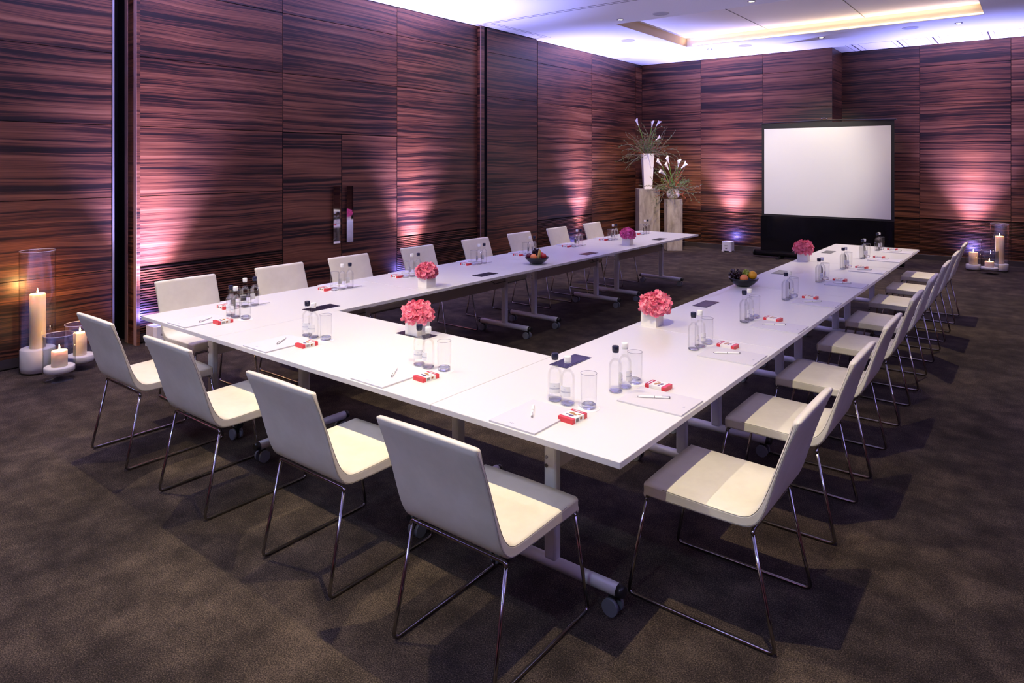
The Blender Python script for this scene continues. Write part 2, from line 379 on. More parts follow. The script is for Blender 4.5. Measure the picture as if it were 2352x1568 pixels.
for sx, w in ((-2.80, 0.006), (-2.70, 0.02), (-2.60, 0.006), (-1.99, 0.022), (-1.90, 0.006), (-2.07, 0.006), (-1.46, 0.022), (-1.54, 0.006), (-1.37, 0.006), (-0.70, 0.022), (-0.78, 0.006), (-0.62, 0.006), (-0.15, 0.008)):
    o.box(sx-w/2, sx+w/2, 13.338, Y2, zg, ZC+0.01)
struct(o.build('trim_1', GROOVE))

JOINTS = [0.09, 0.74, 1.42, 2.096, 2.77, 3.456, ZC-0.006]
def wall_face(mb, P, U, N, spans, leaf=0.34, gap=0.0035):
    """spans: (u0, u1, z list) panels on the plane through P along U, facing N; each panel a veneered face with bookmatched leaves"""
    P, U, N = Vector(P), Vector(U), Vector(N)
    for u0, u1, zs in spans:
        for za, zb in zip(zs[:-1], zs[1:]):
            a, b = u0+gap, u1-gap; c, d = za+gap, zb-gap
            n = max(1, round((d-c)/leaf)); ou = random.uniform(0, 60); ov = random.uniform(0, 60); h = (d-c)/n
            for k in range(n):
                z0 = c+h*k; z1 = c+h*(k+1)
                quad = [P+U*a+Vector((0,0,z0)), P+U*b+Vector((0,0,z0)), P+U*b+Vector((0,0,z1)), P+U*a+Vector((0,0,z1))]
                flip = False
                va, vb = (0, h) if not flip else (0.02, h+0.02)
                uvs = [(ou+a, ov+va), (ou+b, ov+va), (ou+b, ov+vb), (ou+a, ov+vb)]
                if U.cross(Vector((0,0,1))).dot(N) < 0: quad = quad[::-1]; uvs = uvs[::-1]
                mb.uv[len(mb.f)] = uvs
                mb.add(quad, [(0,1,2,3)], 0)
            # thin returns so the panel has an edge
            t = N*(-0.006)
            e = [P+U*a+Vector((0,0,c)), P+U*b+Vector((0,0,c)), P+U*b+Vector((0,0,d)), P+U*a+Vector((0,0,d))]
            for i in range(4):
                p, q = e[i], e[(i+1) % 4]
                mb.uv[len(mb.f)] = [(ou, ov), (ou+.1, ov), (ou+.1, ov+.01), (ou, ov+.01)]
                mb.add([p, q, q+t, p+t], [(0,1,2,3)], 0)
def slats(mb, P, U, N, u0, u1, z0=0.095, z1=0.735, pitch=0.0246):
    P, U, N = Vector(P), Vector(U), Vector(N); z = z0
    while z+0.013 < z1:
        ou = random.uniform(0, 60); ov = random.uniform(0, 60)
        for (na, nb, za, zb) in ((0, 0, 0, 0.0135), (-0.014, 0, 0.0135, 0.0135), (0, -0.014, 0, 0)):
            q = [P+U*(u0+0.003)+N*na+Vector((0,0,z+za)), P+U*(u1-0.003)+N*na+Vector((0,0,z+za)), P+U*(u1-0.003)+N*nb+Vector((0,0,z+zb)), P+U*(u0+0.003)+N*nb+Vector((0,0,z+zb))]
            mb.uv[len(mb.f)] = [(ou+u0, ov), (ou+u1, ov), (ou+u1, ov+.0135), (ou+u0, ov+.0135)]
            mb.add(q, [(0,1,2,3)], 0)
        z += pitch
def finish_uv(o, mb):
    lay = o.data.uv_layers.new(name='UVMap')
    for p in o.data.polygons:
        uv = mb.uv.get(p.index)
        for k, li in enumerate(p.loop_indices):
            if uv: lay.data[li].uv = uv[k]
            else:
                v = o.data.vertices[o.data.loops[li].vertex_index].co; lay.data[li].uv = (v.x+v.y, v.z)
    return o
EX, EY = (1, 0, 0), (0, 1, 0)
UP = JOINTS[1:]
# left wall: backing slab, veneer panels, slatted grilles
b = MB(); b.box(XL-0.12, XL-0.006, YF, 2.744, 0, ZC); b.box(XL-0.45, XL-0.43, 2.7, 2.96, 0, ZC); b.box(XL-0.12, XL-0.016, 2.94, Y1+0.2, 0, ZC)
b.box(XL-0.43, XL-0.12, 2.70, 2.735, 0, ZC); b.box(XL-0.43, XL-0.2, 2.95, 2.98, 0, ZC)
wl = struct(b.build('wall_left', BLACK))
p = MB()
wall_face(p, (XL, 0, 0), EY, EX, [(YF, -0.9, JOINTS), (-0.9, 0.9, JOINTS), (0.9, 2.735, [0.09, 0.74, 1.42, 2.096, 2.77, 3.456, ZC-0.006]),
    (2.95, 4.539, UP), (4.539, 6.293, UP[2:]), (6.293, 7.95, UP), (9.535, 11.318, UP), (11.318, 13.119, JOINTS), (13.119, Y1, JOINTS)])
struct(finish_uv(p.build('veneer_panels', WOOD, wl), p))
p = MB()
for a, c in ((2.95, 4.539), (6.293, 7.95), (9.535, 11.318)): slats(p, (XL, 0, 0), EY, EX, a, c)
struct(finish_uv(p.build('slatted_grille', WOOD, wl), p))
# projecting fins either side of the sliding partition tracks
def fin(n, ya, yb, xin, strips):
    q = MB(); x1_ = XL+0.07
    q.box(xin, x1_, ya, yb, 0, ZC, 0)
    f = q.build('trim_%d' % n, WOOD); finish_uv(f, q); struct(f)
    for li in range(len(f.data.uv_layers[0].data)):
        u = f.data.uv_layers[0].data[li].uv; f.data.uv_layers[0].data[li].uv = (u[0]*1.0+n*7.3, u[1])
    r = MB()
    for a, c in strips: r.box(a, c, ya-0.004, ya, 0, ZC)
    struct(r.build('edge_lipping', TRIMW, f))
    return f
fin(2, 2.915, 2.948, XL-0.18, [(XL+0.015, XL+0.07), (XL-0.18, XL-0.115)])
fin(3, 7.955, 8.03, XL-0.02, [(XL+0.055, XL+0.07)])
# tall metal edge at the end of the first panel run
e = MB(); e.box(XL-0.02, XL+0.006, 2.728, 2.744, 0, ZC); struct(e.build('trim_4', mat('brushed_edge_profile', (0.55, 0.55, 0.6), 0.3, 0.8)))
# sliding partition leaf standing proud of the wall
d2 = MB(); d2.box(XL-0.004, XL+0.064, 8.10, 9.42, 0.01, ZC-0.01); pd = struct(d2.build('door_2', BLACK))
p = MB(); wall_face(p, (XL+0.07, 0, 0), EY, EX, [(8.10, 9.42, [0.02, 1.42, 2.096, 2.77, 3.456, ZC-0.012])])
struct(finish_uv(p.build('veneer_face', WOOD, pd), p))
# double doors
for n, (a, c) in enumerate(((4.543, 5.37), (5.378, 6.289))):
    d1 = MB(); d1.box(XL-0.004, XL-0.002, a, c, 0.01, 2.09); dd = struct(d1.build('door_1' if n == 0 else 'door_3', BLACK))
    p = MB(); wall_face(p, (XL, 0, 0), EY, EX, [(a, c, [0.01, 2.092])], leaf=0.5)
    struct(finish_uv(p.build('door_leaf', WOOD, dd), p))
    h = MB(); ya = 5.224 if n == 0 else 5.424
    h.box(XL+0.030, XL+0.036, ya, ya+0.099, 0.75, 1.45)
    h.box(XL, XL+0.031, ya+0.03, ya+0.07, 0.80, 0.83); h.box(XL, XL+0.031, ya+0.03, ya+0.07, 1.37, 1.40)
    hd = h.build('door_handle', mat('mirror_plate', (0.8, 0.8, 0.82), 0.03, 1.0), dd); hd['label'] = 'tall mirror polished pull plate'; hd['kind'] = 'structure'
# far wall in two planes with the return between them
b = MB(); b.box(XL-0.2, XJ-0.006, Y1+0.016, Y1+0.2, 0, ZC); b.box(XJ-0.1, XR, Y2+0.016, Y2+0.2, 0, ZC); b.box(XJ-0.1, XJ-0.006, Y1+0.02, Y2+0.1, 0, ZC)
wf = struct(b.build('wall_far', BLACK))
p = MB()
wall_face(p, (0, Y1, 0), EX, (0,-1,0), [(XL, -5.535, UP), (-5.535, -4.285, UP), (-4.285, XJ, UP)])
wall_face(p, (XJ, 0, 0), EY, EX, [(Y1, Y2, JOINTS)])
wall_face(p, (0, Y2, 0), EX, (0,-1,0), [(XJ, -1.749, UP), (-1.749, -0.421, UP), (-0.421, 0.9, UP), (0.9, XR, UP)])
struct(finish_uv(p.build('veneer_panels', WOOD, wf), p))
p = MB()
for a, c in ((XL, -5.535), (-5.535, -4.285), (-4.285, XJ)): slats(p, (0, Y1, 0), EX, (0,-1,0), a, c)
for a, c in ((XJ, -1.749), (-1.749, -0.421), (-0.421, 0.9), (0.9, XR)): slats(p, (0, Y2, 0), EX, (0,-1,0), a, c)
struct(finish_uv(p.build('slatted_grille', WOOD, wf), p))
for nm, P, U, N, spans in (('wall_right', (XR, 0, 0), EY, (-1,0,0), [(YF+1.8*k, YF+1.8*(k+1), JOINTS) for k in range(9)]),
                           ('wall_front', (0, YF, 0), EX, (0,1,0), [(XL+1.7*k, XL+1.7*(k+1), JOINTS) for k in range(6)])):
    b = MB()
    if nm == 'wall_right': b.box(XR+0.006, XR+0.2, YF, Y2, 0, ZC)
    else: b.box(XL, XR, YF-0.2, YF-0.006, 0, ZC)
    w = struct(b.build(nm, BLACK)); p = MB(); wall_face(p, P, U, N, spans)
    struct(finish_uv(p.build('veneer_panels', WOOD, w), p))
# baseboards
bb = MB(); bb.box(XL-0.004, XL+0.006, YF, 2.728, 0.012, 0.09); bb.box(XL-0.006, XL+0.004, 2.95, 4.539, 0.012, 0.09); bb.box(XL-0.006, XL+0.004, 6.293, 7.95, 0.012, 0.09); bb.box(XL-0.006, XL+0.004, 9.535, Y1, 0.012, 0.09)
struct(bb.build('baseboard_left', STEELK))
bb = MB(); bb.box(XL, XJ+0.004, Y1-0.006, Y1+0.006, 0, 0.085); bb.box(XJ-0.004, XJ+0.006, Y1, Y2, 0, 0.085); bb.box(XJ, XR, Y2-0.006, Y2+0.006, 0, 0.085)
bf = struct(bb.build('baseboard_far', STEELK))
t_ = MB(); t_.box(XL, XJ+0.004, Y1-0.008, Y1, 0.085, 0.091); t_.box(XJ, XR, Y2-0.008, Y2, 0.085, 0.091)
struct(t_.build('baseboard_lip', mat('brushed_lip', (0.6, 0.55, 0.52), 0.3, 0.8), bf))

# ------------------------------------------------------------------ ceiling fittings
def mk_down():
    t = thing('downlight', '', 'ceiling light')
    a = MB(); a.lathe([(0.052, 0.004), (0.055, -0.004), (0.040, -0.006), (0.036, 0.004)], n=24, cap0=False, cap1=False); a.build('trim_ring', mat('silver_trim_ring', (0.6, 0.6, 0.62), 0.3, 0.8), t)
    a = MB(); a.lathe([(0.034, 0.0), (0.034, 0.002)], n=20); a.build('lens', LENS, t); return t
D = Proto(mk_down); G_ = 'small recessed ceiling spotlights'
D.put((-4.90, 8.88, ZC-0.002), 0, 'small lit spotlight in the ceiling near the left near corner of the glowing coffer', G_)
D.put((-2.99, 8.92, ZC-0.002), 0, 'small lit spotlight in the ceiling cut by the top edge of the photo', G_)
D.put((-4.885, 12.24, ZC-0.002), 0, 'small lit spotlight in the ceiling beyond the left far corner of the coffer', G_)
D.put((-2.94, 12.24, ZC-0.002), 0, 'small lit spotlight in the ceiling above the jog in the far wall', G_)
D.put((-1.0, 12.24, ZC-0.002), 0, 'small lit spotlight in the ceiling at the right end of the coffer, rightmost one', G_)
def mk_spk():
    t = thing('ceiling_speaker', '', 'speaker')
    a = MB(); a.lathe([(0.115, 0.003), (0.118, -0.003), (0.108, -0.005)], n=36, cap0=False, cap1=False); a.build('rim', CEIL, t)
    a = MB(); a.lathe([(0.107, 0.0), (0.107, -0.003)], n=36); a.build('grille', SPKM, t); return t
K = Proto(mk_spk); G_ = 'round flush ceiling speakers'
K.put((-4.25, 8.87, ZC-0.002), 0, 'round flush ceiling speaker in front of the coffer, between two spotlights', G_)
K.put((-5.65, 10.5, ZC-0.002), 0, 'round flush ceiling speaker left of the coffer, in the blue glow', G_)
K.put((-4.24, 12.27, ZC-0.002), 0, 'round flush ceiling speaker behind the left part of the coffer', G_)
K.put((-1.63, 12.22, ZC-0.002), 0, 'round flush ceiling speaker behind the right part of the coffer', G_)

# ------------------------------------------------------------------ tables
OC = ['nearest', 'second from', 'third from', 'fourth from', 'fifth from', 'sixth from', 'seventh from', 'farthest from']
OP = ['nearest place', 'second place from near end', 'third place from near end', 'fourth place from near end', 'fourth place from far end', 'third place from far end', 'second place from far end', 'farthest place']
ORD = ['nearest', 'second', 'third', 'fourth', 'fifth', 'sixth', 'seventh', 'farthest']
def make_table(x0, x1, y0, y1, along, flap, label):
    """along: axis of the long side; flap: (x0,x1,y0,y1) of the cable flap"""
    cx, cy = (x0+x1)/2, (y0+y1)/2
    t = thing('flip_top_table', label, 'table', (cx, cy, 0), 0, 'white flip top tables set in a U')
    a = MB(); g = 0.0015
    a.box(x0+g-cx, x1-g-cx, y0+g-cy, y1-g-cy, TZ-0.024, TZ)
    a.m[0:6] = [1, 0, 1, 1, 1, 1]
    a.build('tabletop', [LAM, LAME], t, bevel=0.0015, seg=1)
    fx0, fx1, fy0, fy1 = [v-c for v, c in zip(flap, (cx, cx, cy, cy))]
    a = MB(); a.box(fx0, fx1, fy0, fy1, TZ, TZ+0.0025); cf = a.build('cable_flap', FLAP, t)
    cf['label'] = 'dark cable flap'
    s = 0.012; w = 0.002
    a = MB(); a.box(fx0+s, fx1-s, fy0+s, fy0+s+w, TZ+0.0025, TZ+0.003); a.box(fx0+s, fx0+s+w, fy0+s, fy1-s, TZ+0.0025, TZ+0.003); a.box(fx1-s-w, fx1-s, fy0+s, fy1-s, TZ+0.0025, TZ+0.003); a.box(fx0+s, fx1-s, fy1-s-w, fy1-s, TZ+0.0025, TZ+0.003)
    a.build('flap_outline', FLAPE, cf)
    L = 0.9-0.255
    R_ = (lambda u, v: (u, v)) if along == 'x' else (lambda u, v: (v, u))     # u along length, v across
    def bx(mb, u0, u1, v0, v1, z0, z1, mi=0):
        p, q = R_(u0, v0), R_(u1, v1); mb.box(min(p[0], q[0]), max(p[0], q[0]), min(p[1], q[1]), max(p[1], q[1]), z0, z1, mi)
    for s in (-1, 1):
        a = MB(); bx(a, s*L-0.022, s*L+0.022, -0.030, 0.030, 0.11, TZ-0.05)
        c = a.build('column', PMET, t, bevel=0.012, seg=3)
        for z in (0.50, 0.535):
            for sg in (-1, 1):
                k = MB(); p = R_(s*L+sg*0.022, -0.014); q = R_(s*L+sg*0.0262, -0.014); k.tube([(p[0], p[1], z), (q[0], q[1], z)], 0.0075, 10)
                k.build('bolt', CHROME, c)
        a = MB(); bx(a, s*L-0.03, s*L+0.03, -0.16, 0.16, TZ-0.056, TZ-0.024); a.build('bracket', PSHADE, t, bevel=0.004)
        a = MB(); p, q = R_(s*L, -0.31), R_(s*L, 0.31); a.tube([(p[0], p[1], 0.098), (q[0], q[1], 0.098)], 0.0255, 16)
        f = a.build('foot', PMET, t)
        for sg in (-1, 1):
            k = MB(); p, q = R_(s*L, sg*0.308), R_(s*L, sg*0.335); k.tube([(p[0], p[1], 0.098), (q[0], q[1], 0.096)], [0.0268, 0.021], 14)
            k.build('end_cap', BPLA, f)
        for sg in (-1, 1):
            cxx, cyy = R_(s*L, sg*0.285); k = MB()
            k.box(cxx-0.013, cxx+0.013, cyy-0.013, cyy+0.013, 0.034, 0.075)
            k.tube([(cxx, cyy-0.006 if along == 'x' else cyy, 0.05), (cxx, cyy+0.006 if along == 'x' else cyy+0.001, 0.075)], 0.012, 10)
            cs = k.build('caster', BPLA, t)
            for w in (-1, 1):
                k = MB(); p, q = R_(s*L+w*0.014, sg*0.285), R_(s*L+w*0.030, sg*0.285)
                k.tube([(p[0], p[1], 0.0335), (q[0], q[1], 0.0335)], 0.0335, 22)
                k.build('wheel', GPLA, cs)
    a = MB(); bx(a, -L+0.022, L-0.022, -0.014, 0.014, 0.480, 0.575); a.build('beam', PSHADE, t, bevel=0.003)
    a = MB(); bx(a, -L*0.75, L*0.75, 0.05 if along == 'x' else 0.06, 0.16, 0.63, 0.634); bx(a, -L*0.75, L*0.75, 0.16, 0.164, 0.63, 0.68); bx(a, -L*0.75, L*0.75, 0.05 if along == 'x' else 0.06, 0.056 if along == 'x' else 0.064, 0.63, 0.68)
    a.build('cable_tray', PSHADE, t)
    pts = [(fx0*0.4+(0 if along == 'x' else 0), (fy0+fy1)/2-0.3, 0.655)]
    a = MB(); u = [(-0.55, 0.10, 0.642), (-0.35, 0.12, 0.645), (-0.1, 0.2, 0.655), (0.1, 0.26, 0.65), (0.2, 0.24, 0.60), (0.35, 0.1, 0.56), (0.6, 0.05, 0.55)]
    a.tube([(*R_(q[0], q[1]), q[2]) for q in u], 0.004, 6); a.build('cable', BPLA, t)
    return t
for i in range(4):
    y0 = TY+TL_*i; c = y0+0.9
    nm = ['nearest', 'second from', 'third from', 'farthest from'][i]
    make_table(TRI, TR, y0, y0+TL_, 'y', (-1.985, -1.880, c-0.12, c+0.12), 'white flip top table on the right side of the U, %s the camera' % nm)
for i in range(4):
    y0 = TY+TL_*i; c = y0+0.9
    nm = ['nearest', 'second from', 'third from', 'farthest from'][i]
    make_table(TLO, TLI, y0, y0+TL_, 'y', (-4.09, -3.975, c-0.12, c+0.12), 'white flip top table on the left side of the U, %s the camera' % nm)
make_table(TLI, TRI, TY, TY+TW, 'x', (-3.08, -2.84, 2.81, 2.92), 'white flip top table joining the two sides at the front of the U')

# ------------------------------------------------------------------ chairs
INN = [(.211, .4725), (.08, .470), (-.10, .466), (-.165, .466), (-.20, .474), (-.225, .495), (-.247, .53), (-.275, .60), (-.310, .70), (-.343, .795), (-.358, .846)]
OUT = [(-.372, .852), (-.386, .842), (-.353, .76), (-.318, .66), (-.288, .56), (-.268, .50), (-.248, .460), (-.222, .434), (-.185, .421), (-.10, .418), (.05, .418), (.200, .419), (.212, .423), (.217, .434), (.217, .462)]
def smooth_path(pts, n=3):
    res = []
    for i in range(len(pts)-1):
        p0 = Vector(pts[max(0, i-1)]); p1 = Vector(pts[i]); p2 = Vector(pts[i+1]); p3 = Vector(pts[min(len(pts)-1, i+2)])
        for k in range(n):
            t = k/n; res.append(0.5*((2*p1)+(p2-p0)*t+(2*p0-5*p1+4*p2-p3)*t*t+(-p0+3*p1-3*p2+p3)*t**3))
    res.append(Vector(pts[-1])); return res
def make_chair():
    t = thing('sled_base_chair', '', 'chair')
    hw = 0.238
    inn = smooth_path(INN); out = smooth_path(OUT); prof = inn+out; n = len(prof)
    xs = [(-hw, 0.010), (-hw+0.004, 0.004), (-hw+0.012, 0.0), (-0.12, -0.002), (0, -0.003), (0.12, -0.002), (hw-0.012, 0.0), (hw-0.004, 0.004), (hw, 0.010)]
    cen = Vector((sum(p[0] for p in prof)/n, sum(p[1] for p in prof)/n))
    # inward normal of the closed profile
    nor = []
    for i in range(n):
        a = prof[i-1]; b = prof[(i+1) % n]; d = (b-a).normalized(); nor.append(Vector((-d.y, d.x)))
    area_ = sum(prof[i].x*prof[(i+1) % n].y-prof[(i+1) % n].x*prof[i].y for i in range(n))
    if area_ < 0: nor = [-q for q in nor]
    vs = []
    for x, ins in xs:
        for i in range(n):
            q = prof[i]+nor[i]*max(ins, -0.003 if i < len(inn) else 0)
            vs.append((x, q.x, q.y))
    fs = []
    for j in range(len(xs)-1):
        for i in range(n): i2 = (i+1) % n; fs.append((j*n+i, j*n+i2, (j+1)*n+i2, (j+1)*n+i))
    mb = MB(); mb.add(vs, fs, 0, True)
    k = len(inn); m = (len(xs)-1)*n
    # side gussets as strips between the inner and the outer line
    io = [min(range(len(out)), key=lambda q: (out[q]-p).length) for p in inn]
    def side(base, rev):
        quads = []
        for i in range(len(inn)-1):
            a, b = i, i+1; c, d = len(inn)+io[i+1], len(inn)+io[i]
            f = [base+a, base+b, base+c, base+d]
            if c == d: f = [base+a, base+b, base+c]
            quads.append(tuple(f if not rev else f[::-1]))
            for q in range(io[i+1]+1, io[i]):
                pass
            lo, hi = io[i+1], io[i]
            if hi-lo > 1:
                f2 = [base+len(inn)+q for q in range(lo, hi+1)]
                quads.append(tuple(f2[::-1] if rev else f2))
        f3 = [base+len(inn)-1]+[base+len(inn)+q for q in range(0, io[len(inn)-1]+1)]
        if len(f3) >= 3: quads.append(tuple(f3[::-1] if rev else f3))
        f4 = [base+len(inn)+q for q in range(io[0], len(out))]+[base]
        if len(f4) >= 3: quads.append(tuple(f4[::-1] if rev else f4))
        return quads
    for f in side(0, False)+side(m, True): mb.f.append(f); mb.m.append(0); mb.sm.append(False)
    sh = mb.build('upholstered_shell', LEA, t)
    bm = bmesh.new(); bm.from_mesh(sh.data); bmesh.ops.recalc_face_normals(bm, faces=bm.faces); bm.to_mesh(sh.data); bm.free()
    a = MB()
    for sx in (-1, 1):
        x = sx*(hw-0.0015)
        for pth, nn in ((inn[2:-1], nor[2:k-1]), (out[3:-3], nor[k+3:-3])):
            a = MB(); a.tube([(x, p.x+q.x*0.006, p.y+q.y*0.006) for p, q in zip(pth, nn)], 0.0010, 5); a.build('piping', PIPE, sh)
    for sx in (-1, 1):
        x = sx*0.236; a = MB(); xi = sx*0.222
        T1 = (xi, -.214, .410); F1 = (x, -.302, .009); F2 = (x, .282, .009); T2 = (xi, .206, .408)
        pts = [Vector(T1)]+arc(T1, F1, F2, 0.022)+arc(F1, F2, T2, 0.022)+[Vector(T2)]
        a.tube(pts, 0.0072, 10); l = a.build('sled_leg', CHROME, t)
    a = MB(); a.tube(arc((-.2285, -.232, .36), (-.226, -.2165, .416), (0, -.2165, .416), .014)+arc((0, -.2165, .416), (.226, -.2165, .416), (.2285, -.232, .36), .014), 0.0072, 10); a.build('rear_crossbar', CHROME, t)
    a = MB(); a.tube(arc((-.236, .22, .36), (-.222, .205, .409), (0, .205, .409), .014)+arc((0, .205, .409), (.222, .205, .409), (.236, .22, .36), .014), 0.0072, 10); a.build('front_crossbar', CHROME, t)
    return t
CH = Proto(make_chair); GC = 'cream leather sled base chairs'
CX_F = [-4.333, -3.459, -2.486, -1.637]
CY_R = [2.71, 3.597, 4.415, 5.36, 6.237, 7.17, 8.025, 8.97]
CY_L = [2.625, 3.45, 4.20, 5.11, 6.05, 6.90, 7.75, 8.67]
FN = ['leftmost', 'second from left', 'third from left', 'rightmost']
for i, x in enumerate(CX_F): CH.put((x, 1.998, 0), 0, 'cream leather sled chair, back to the camera, %s in the front row' % FN[i], GC)
for i, y in enumerate(CY_R): CH.put((-1.047, y, 0), pi/2, 'cream leather sled chair on the right side, %s the camera' % OC[i], GC)
for i, y in enumerate(CY_L): CH.put((-4.895, y, 0), -pi/2, 'cream leather sled chair along the left wood wall, %s the camera' % OC[i], GC)

# ------------------------------------------------------------------ place settings
def mk_bottle(capm, capname):
    def f():
        t = thing('water_bottle', '', 'bottle')
        a = MB()
        a.lathe([(0.0, 0.001), (0.022, 0.0), (0.0285, 0.003), (0.0305, 0.010), (0.0305, 0.112), (0.0298, 0.121), (0.0272, 0.131), (0.0220, 0.139), (0.0172, 0.144), (0.0146, 0.149), (0.0134, 0.165), (0.0128, 0.186)], n=28, cap0=False, cap1=False)
        g = a.build('glass_body', GLASS, t)
        a = MB(); a.lathe([(0.0, 0.010), (0.025, 0.011), (0.0280, 0.016), (0.0282, 0.111), (0.0275, 0.120), (0.0250, 0.129), (0.0200, 0.137), (0.0150, 0.143), (0.0124, 0.150), (0.0, 0.151)], n=24, cap0=False, cap1=False); a.build('water', WATER, t)
        a = MB(); a.lathe([(0.0, 0.0015), (0.021, 0.0012), (0.027, 0.004), (0.0290, 0.009), (0.0, 0.0095)], n=14, cap0=False, cap1=False, smooth=False); a.build('thick_base', GBASE, t)
        a = MB(); a.lathe([(0.0148, 0.184), (0.0155, 0.186), (0.0155, 0.204), (0.0145, 0.2065), (0.0, 0.207)], n=24, cap1=False)
        a.lathe([(0.0142, 0.1785), (0.0142, 0.183)], n=24)
        c = a.build('cap', capm, t); c['label'] = capname
        a = MB(); vs = []; n = 14; r = 0.0309
        for z in (0.040, 0.084):
            for k in range(n+1): an = radians(-118+95*k/n); vs.append((r*cos(an), r*sin(an), z))
        a.add(vs, [(k, k+1, n+2+k, n+1+k) for k in range(n)], 0, True); lb = a.build('paper_label', PAPERW, t)
        me = text_mesh('KINGSDOWN', 0.0078, 0.0001)
        me2 = text_mesh('THE', 0.004, 0.0001)
        a = MB()
        for mm, zz, off in ((me, 0.060, 0), (me2, 0.071, 0)):
            vs = []
            for v in mm.vertices:
                an = radians(-70.5)+(v.co.x+off)/r; vs.append(((r+0.0003+v.co.z)*cos(an), (r+0.0003+v.co.z)*sin(an), zz+v.co.y))
            a.add(vs, [tuple(p.vertices) for p in mm.polygons], 0)
        a.build('lettering', PRINT, lb)
        return t
    return f
BD = Proto(mk_bottle(CAPD, 'navy screw cap')); BW = Proto(mk_bottle(CAPW, 'white screw cap'))
def mk_glass():
    t = thing('drinking_glass', '', 'glass')
    a = MB(); a.lathe([(0.029, 0.0), (0.031, 0.003), (0.0338, 0.05), (0.0348, 0.145), (0.0352, 0.146), (0.0340, 0.147), (0.0330, 0.145), (0.0318, 0.03)], n=32, cap0=False, cap1=False); a.build('glass_wall', GLASS, t)
    a = MB(); a.lathe([(0.0, 0.001), (0.028, 0.001), (0.030, 0.006), (0.0305, 0.018), (0.022, 0.023), (0.0, 0.021)], n=12, cap0=False, cap1=False, smooth=False); a.build('thick_base', GBASE, t)
    a = MB(); pts = [(0.0344*cos(2*pi*k/32), 0.0344*sin(2*pi*k/32), 0.1465) for k in range(33)]; a.tube(pts, 0.0009, 5, caps=False); a.build('rim', mat('glass_rim', (0.25, 0.24, 0.30), 0.05, 0.5), t)
    return t
GLS = Proto(mk_glass)
def mk_coaster():
    t = thing('paper_coaster', '', 'coaster'); a = MB(); a.lathe([(0.046, 0.0), (0.046, 0.0012)], n=36); a.build('disc', PAPERW, t)
    a = MB(); a.lathe([(0.042, 0.0012), (0.042, 0.0014), (0.0412, 0.0014)], n=36, cap0=False, cap1=False); a.build('embossed_ring', PAPER, t); return t
COA = Proto(mk_coaster)
def mk_box():
    t = thing('snack_box', '', 'box')
    a = MB(); w, l, h = 0.036, 0.050, 0.020
    a.box(-w, w, -l+0.018, l-0.020, 0, h, 0); a.box(-w-.0002, w+.0002, -l, -l+0.018, 0, h+.0002, 1); a.box(-w-.0002, w+.0002, l-0.020, l, 0, h+.0002, 1)
    a.build('carton', [CART, REDP], t)
    z = h+0.0004; a = MB()
    a.box(-w, w, l-0.018, l-0.013, z-0.0003, z, 0); a.box(-w, w, l-0.006, l-0.002, z-0.0003, z, 0)
    a.box(-w, w, -l+0.015, -l+0.018, z-0.0003, z, 0)
    a.box(-0.026, 0.020, l-0.0125, l-0.0065, z-0.0003, z+0.0001, 4)
    for cx, cy, rx, ry, mi in ((-0.008, 0.010, 0.014, 0.008, 1), (0.010, 0.002, 0.010, 0.006, 1), (0.004, -0.014, 0.013, 0.008, 2), (-0.018, -0.010, 0.008, 0.005, 2), (0.022, 0.014, 0.007, 0.006, 1)):
        a.add([(cx+rx*cos(2*pi*k/14), cy+ry*sin(2*pi*k/14), z) for k in range(14)], [tuple(range(14))], mi)
    for k in range(9):
        b0 = -0.026+k*0.0022; wd = 0.0012 if k % 3 else 0.0006
        a.box(w+.0001, w+.0004, b0, b0+wd, 0.004, 0.017, 3)
    a.box(w+.0001, w+.0004, 0.002, 0.014, 0.006, 0.016, 1); a.box(w+.0003, w+.0005, 0.005, 0.011, 0.008, 0.014, 0)
    a.build('printed_artwork', [REDD, NUTS, BERR, INK, CART], t)
    return t
BOX = Proto(mk_box)
def mk_pad():
    t = thing('notepad', '', 'notepad')
    a = MB(); a.box(-0.1125, 0.1125, -0.1485, 0.1485, 0, 0.007); a.build('pages', PAPER, t, bevel=0.0006, seg=1)
    a = MB()
    for k in range(3): a.box(-0.028+k*0.007, -0.0245+k*0.007, -0.122, -0.118, 0.007, 0.0072); a.box(-0.027+k*0.007, -0.0255+k*0.007, -0.1165, -0.114, 0.007, 0.0072)
    l = a.build('printed_mark', PRINT, t); return t
PAD = Proto(mk_pad)
def mk_pen():
    t = thing('ballpoint_pen', '', 'pen')
    a = MB(); a.tube([(0, -0.068, 0.005), (0, -0.060, 0.005), (0, 0.052, 0.005), (0, 0.066, 0.005)], [0.004, 0.0048, 0.0046, 0.0018], 12); a.build('barrel', PAPERW, t)
    a = MB(); a.tube([(0, -0.071, 0.005), (0, -0.0675, 0.005)], 0.0044, 12); a.build('push_button', CHROME, t)
    a = MB(); a.tube([(0, 0.064, 0.005), (0, 0.071, 0.005)], [0.002, 0.0008], 8); a.build('tip', CHROME, t)
    a = MB(); a.tube([(0, -0.0045, 0.005), (0, -0.002, 0.005)], 0.0050, 12); a.build('ring', CHROME, t)
    a = MB(); a.box(-0.0012, 0.0012, -0.069, -0.034, 0.0098, 0.0106); a.build('clip', CHROME, t)
    return t
PEN = Proto(mk_pen)
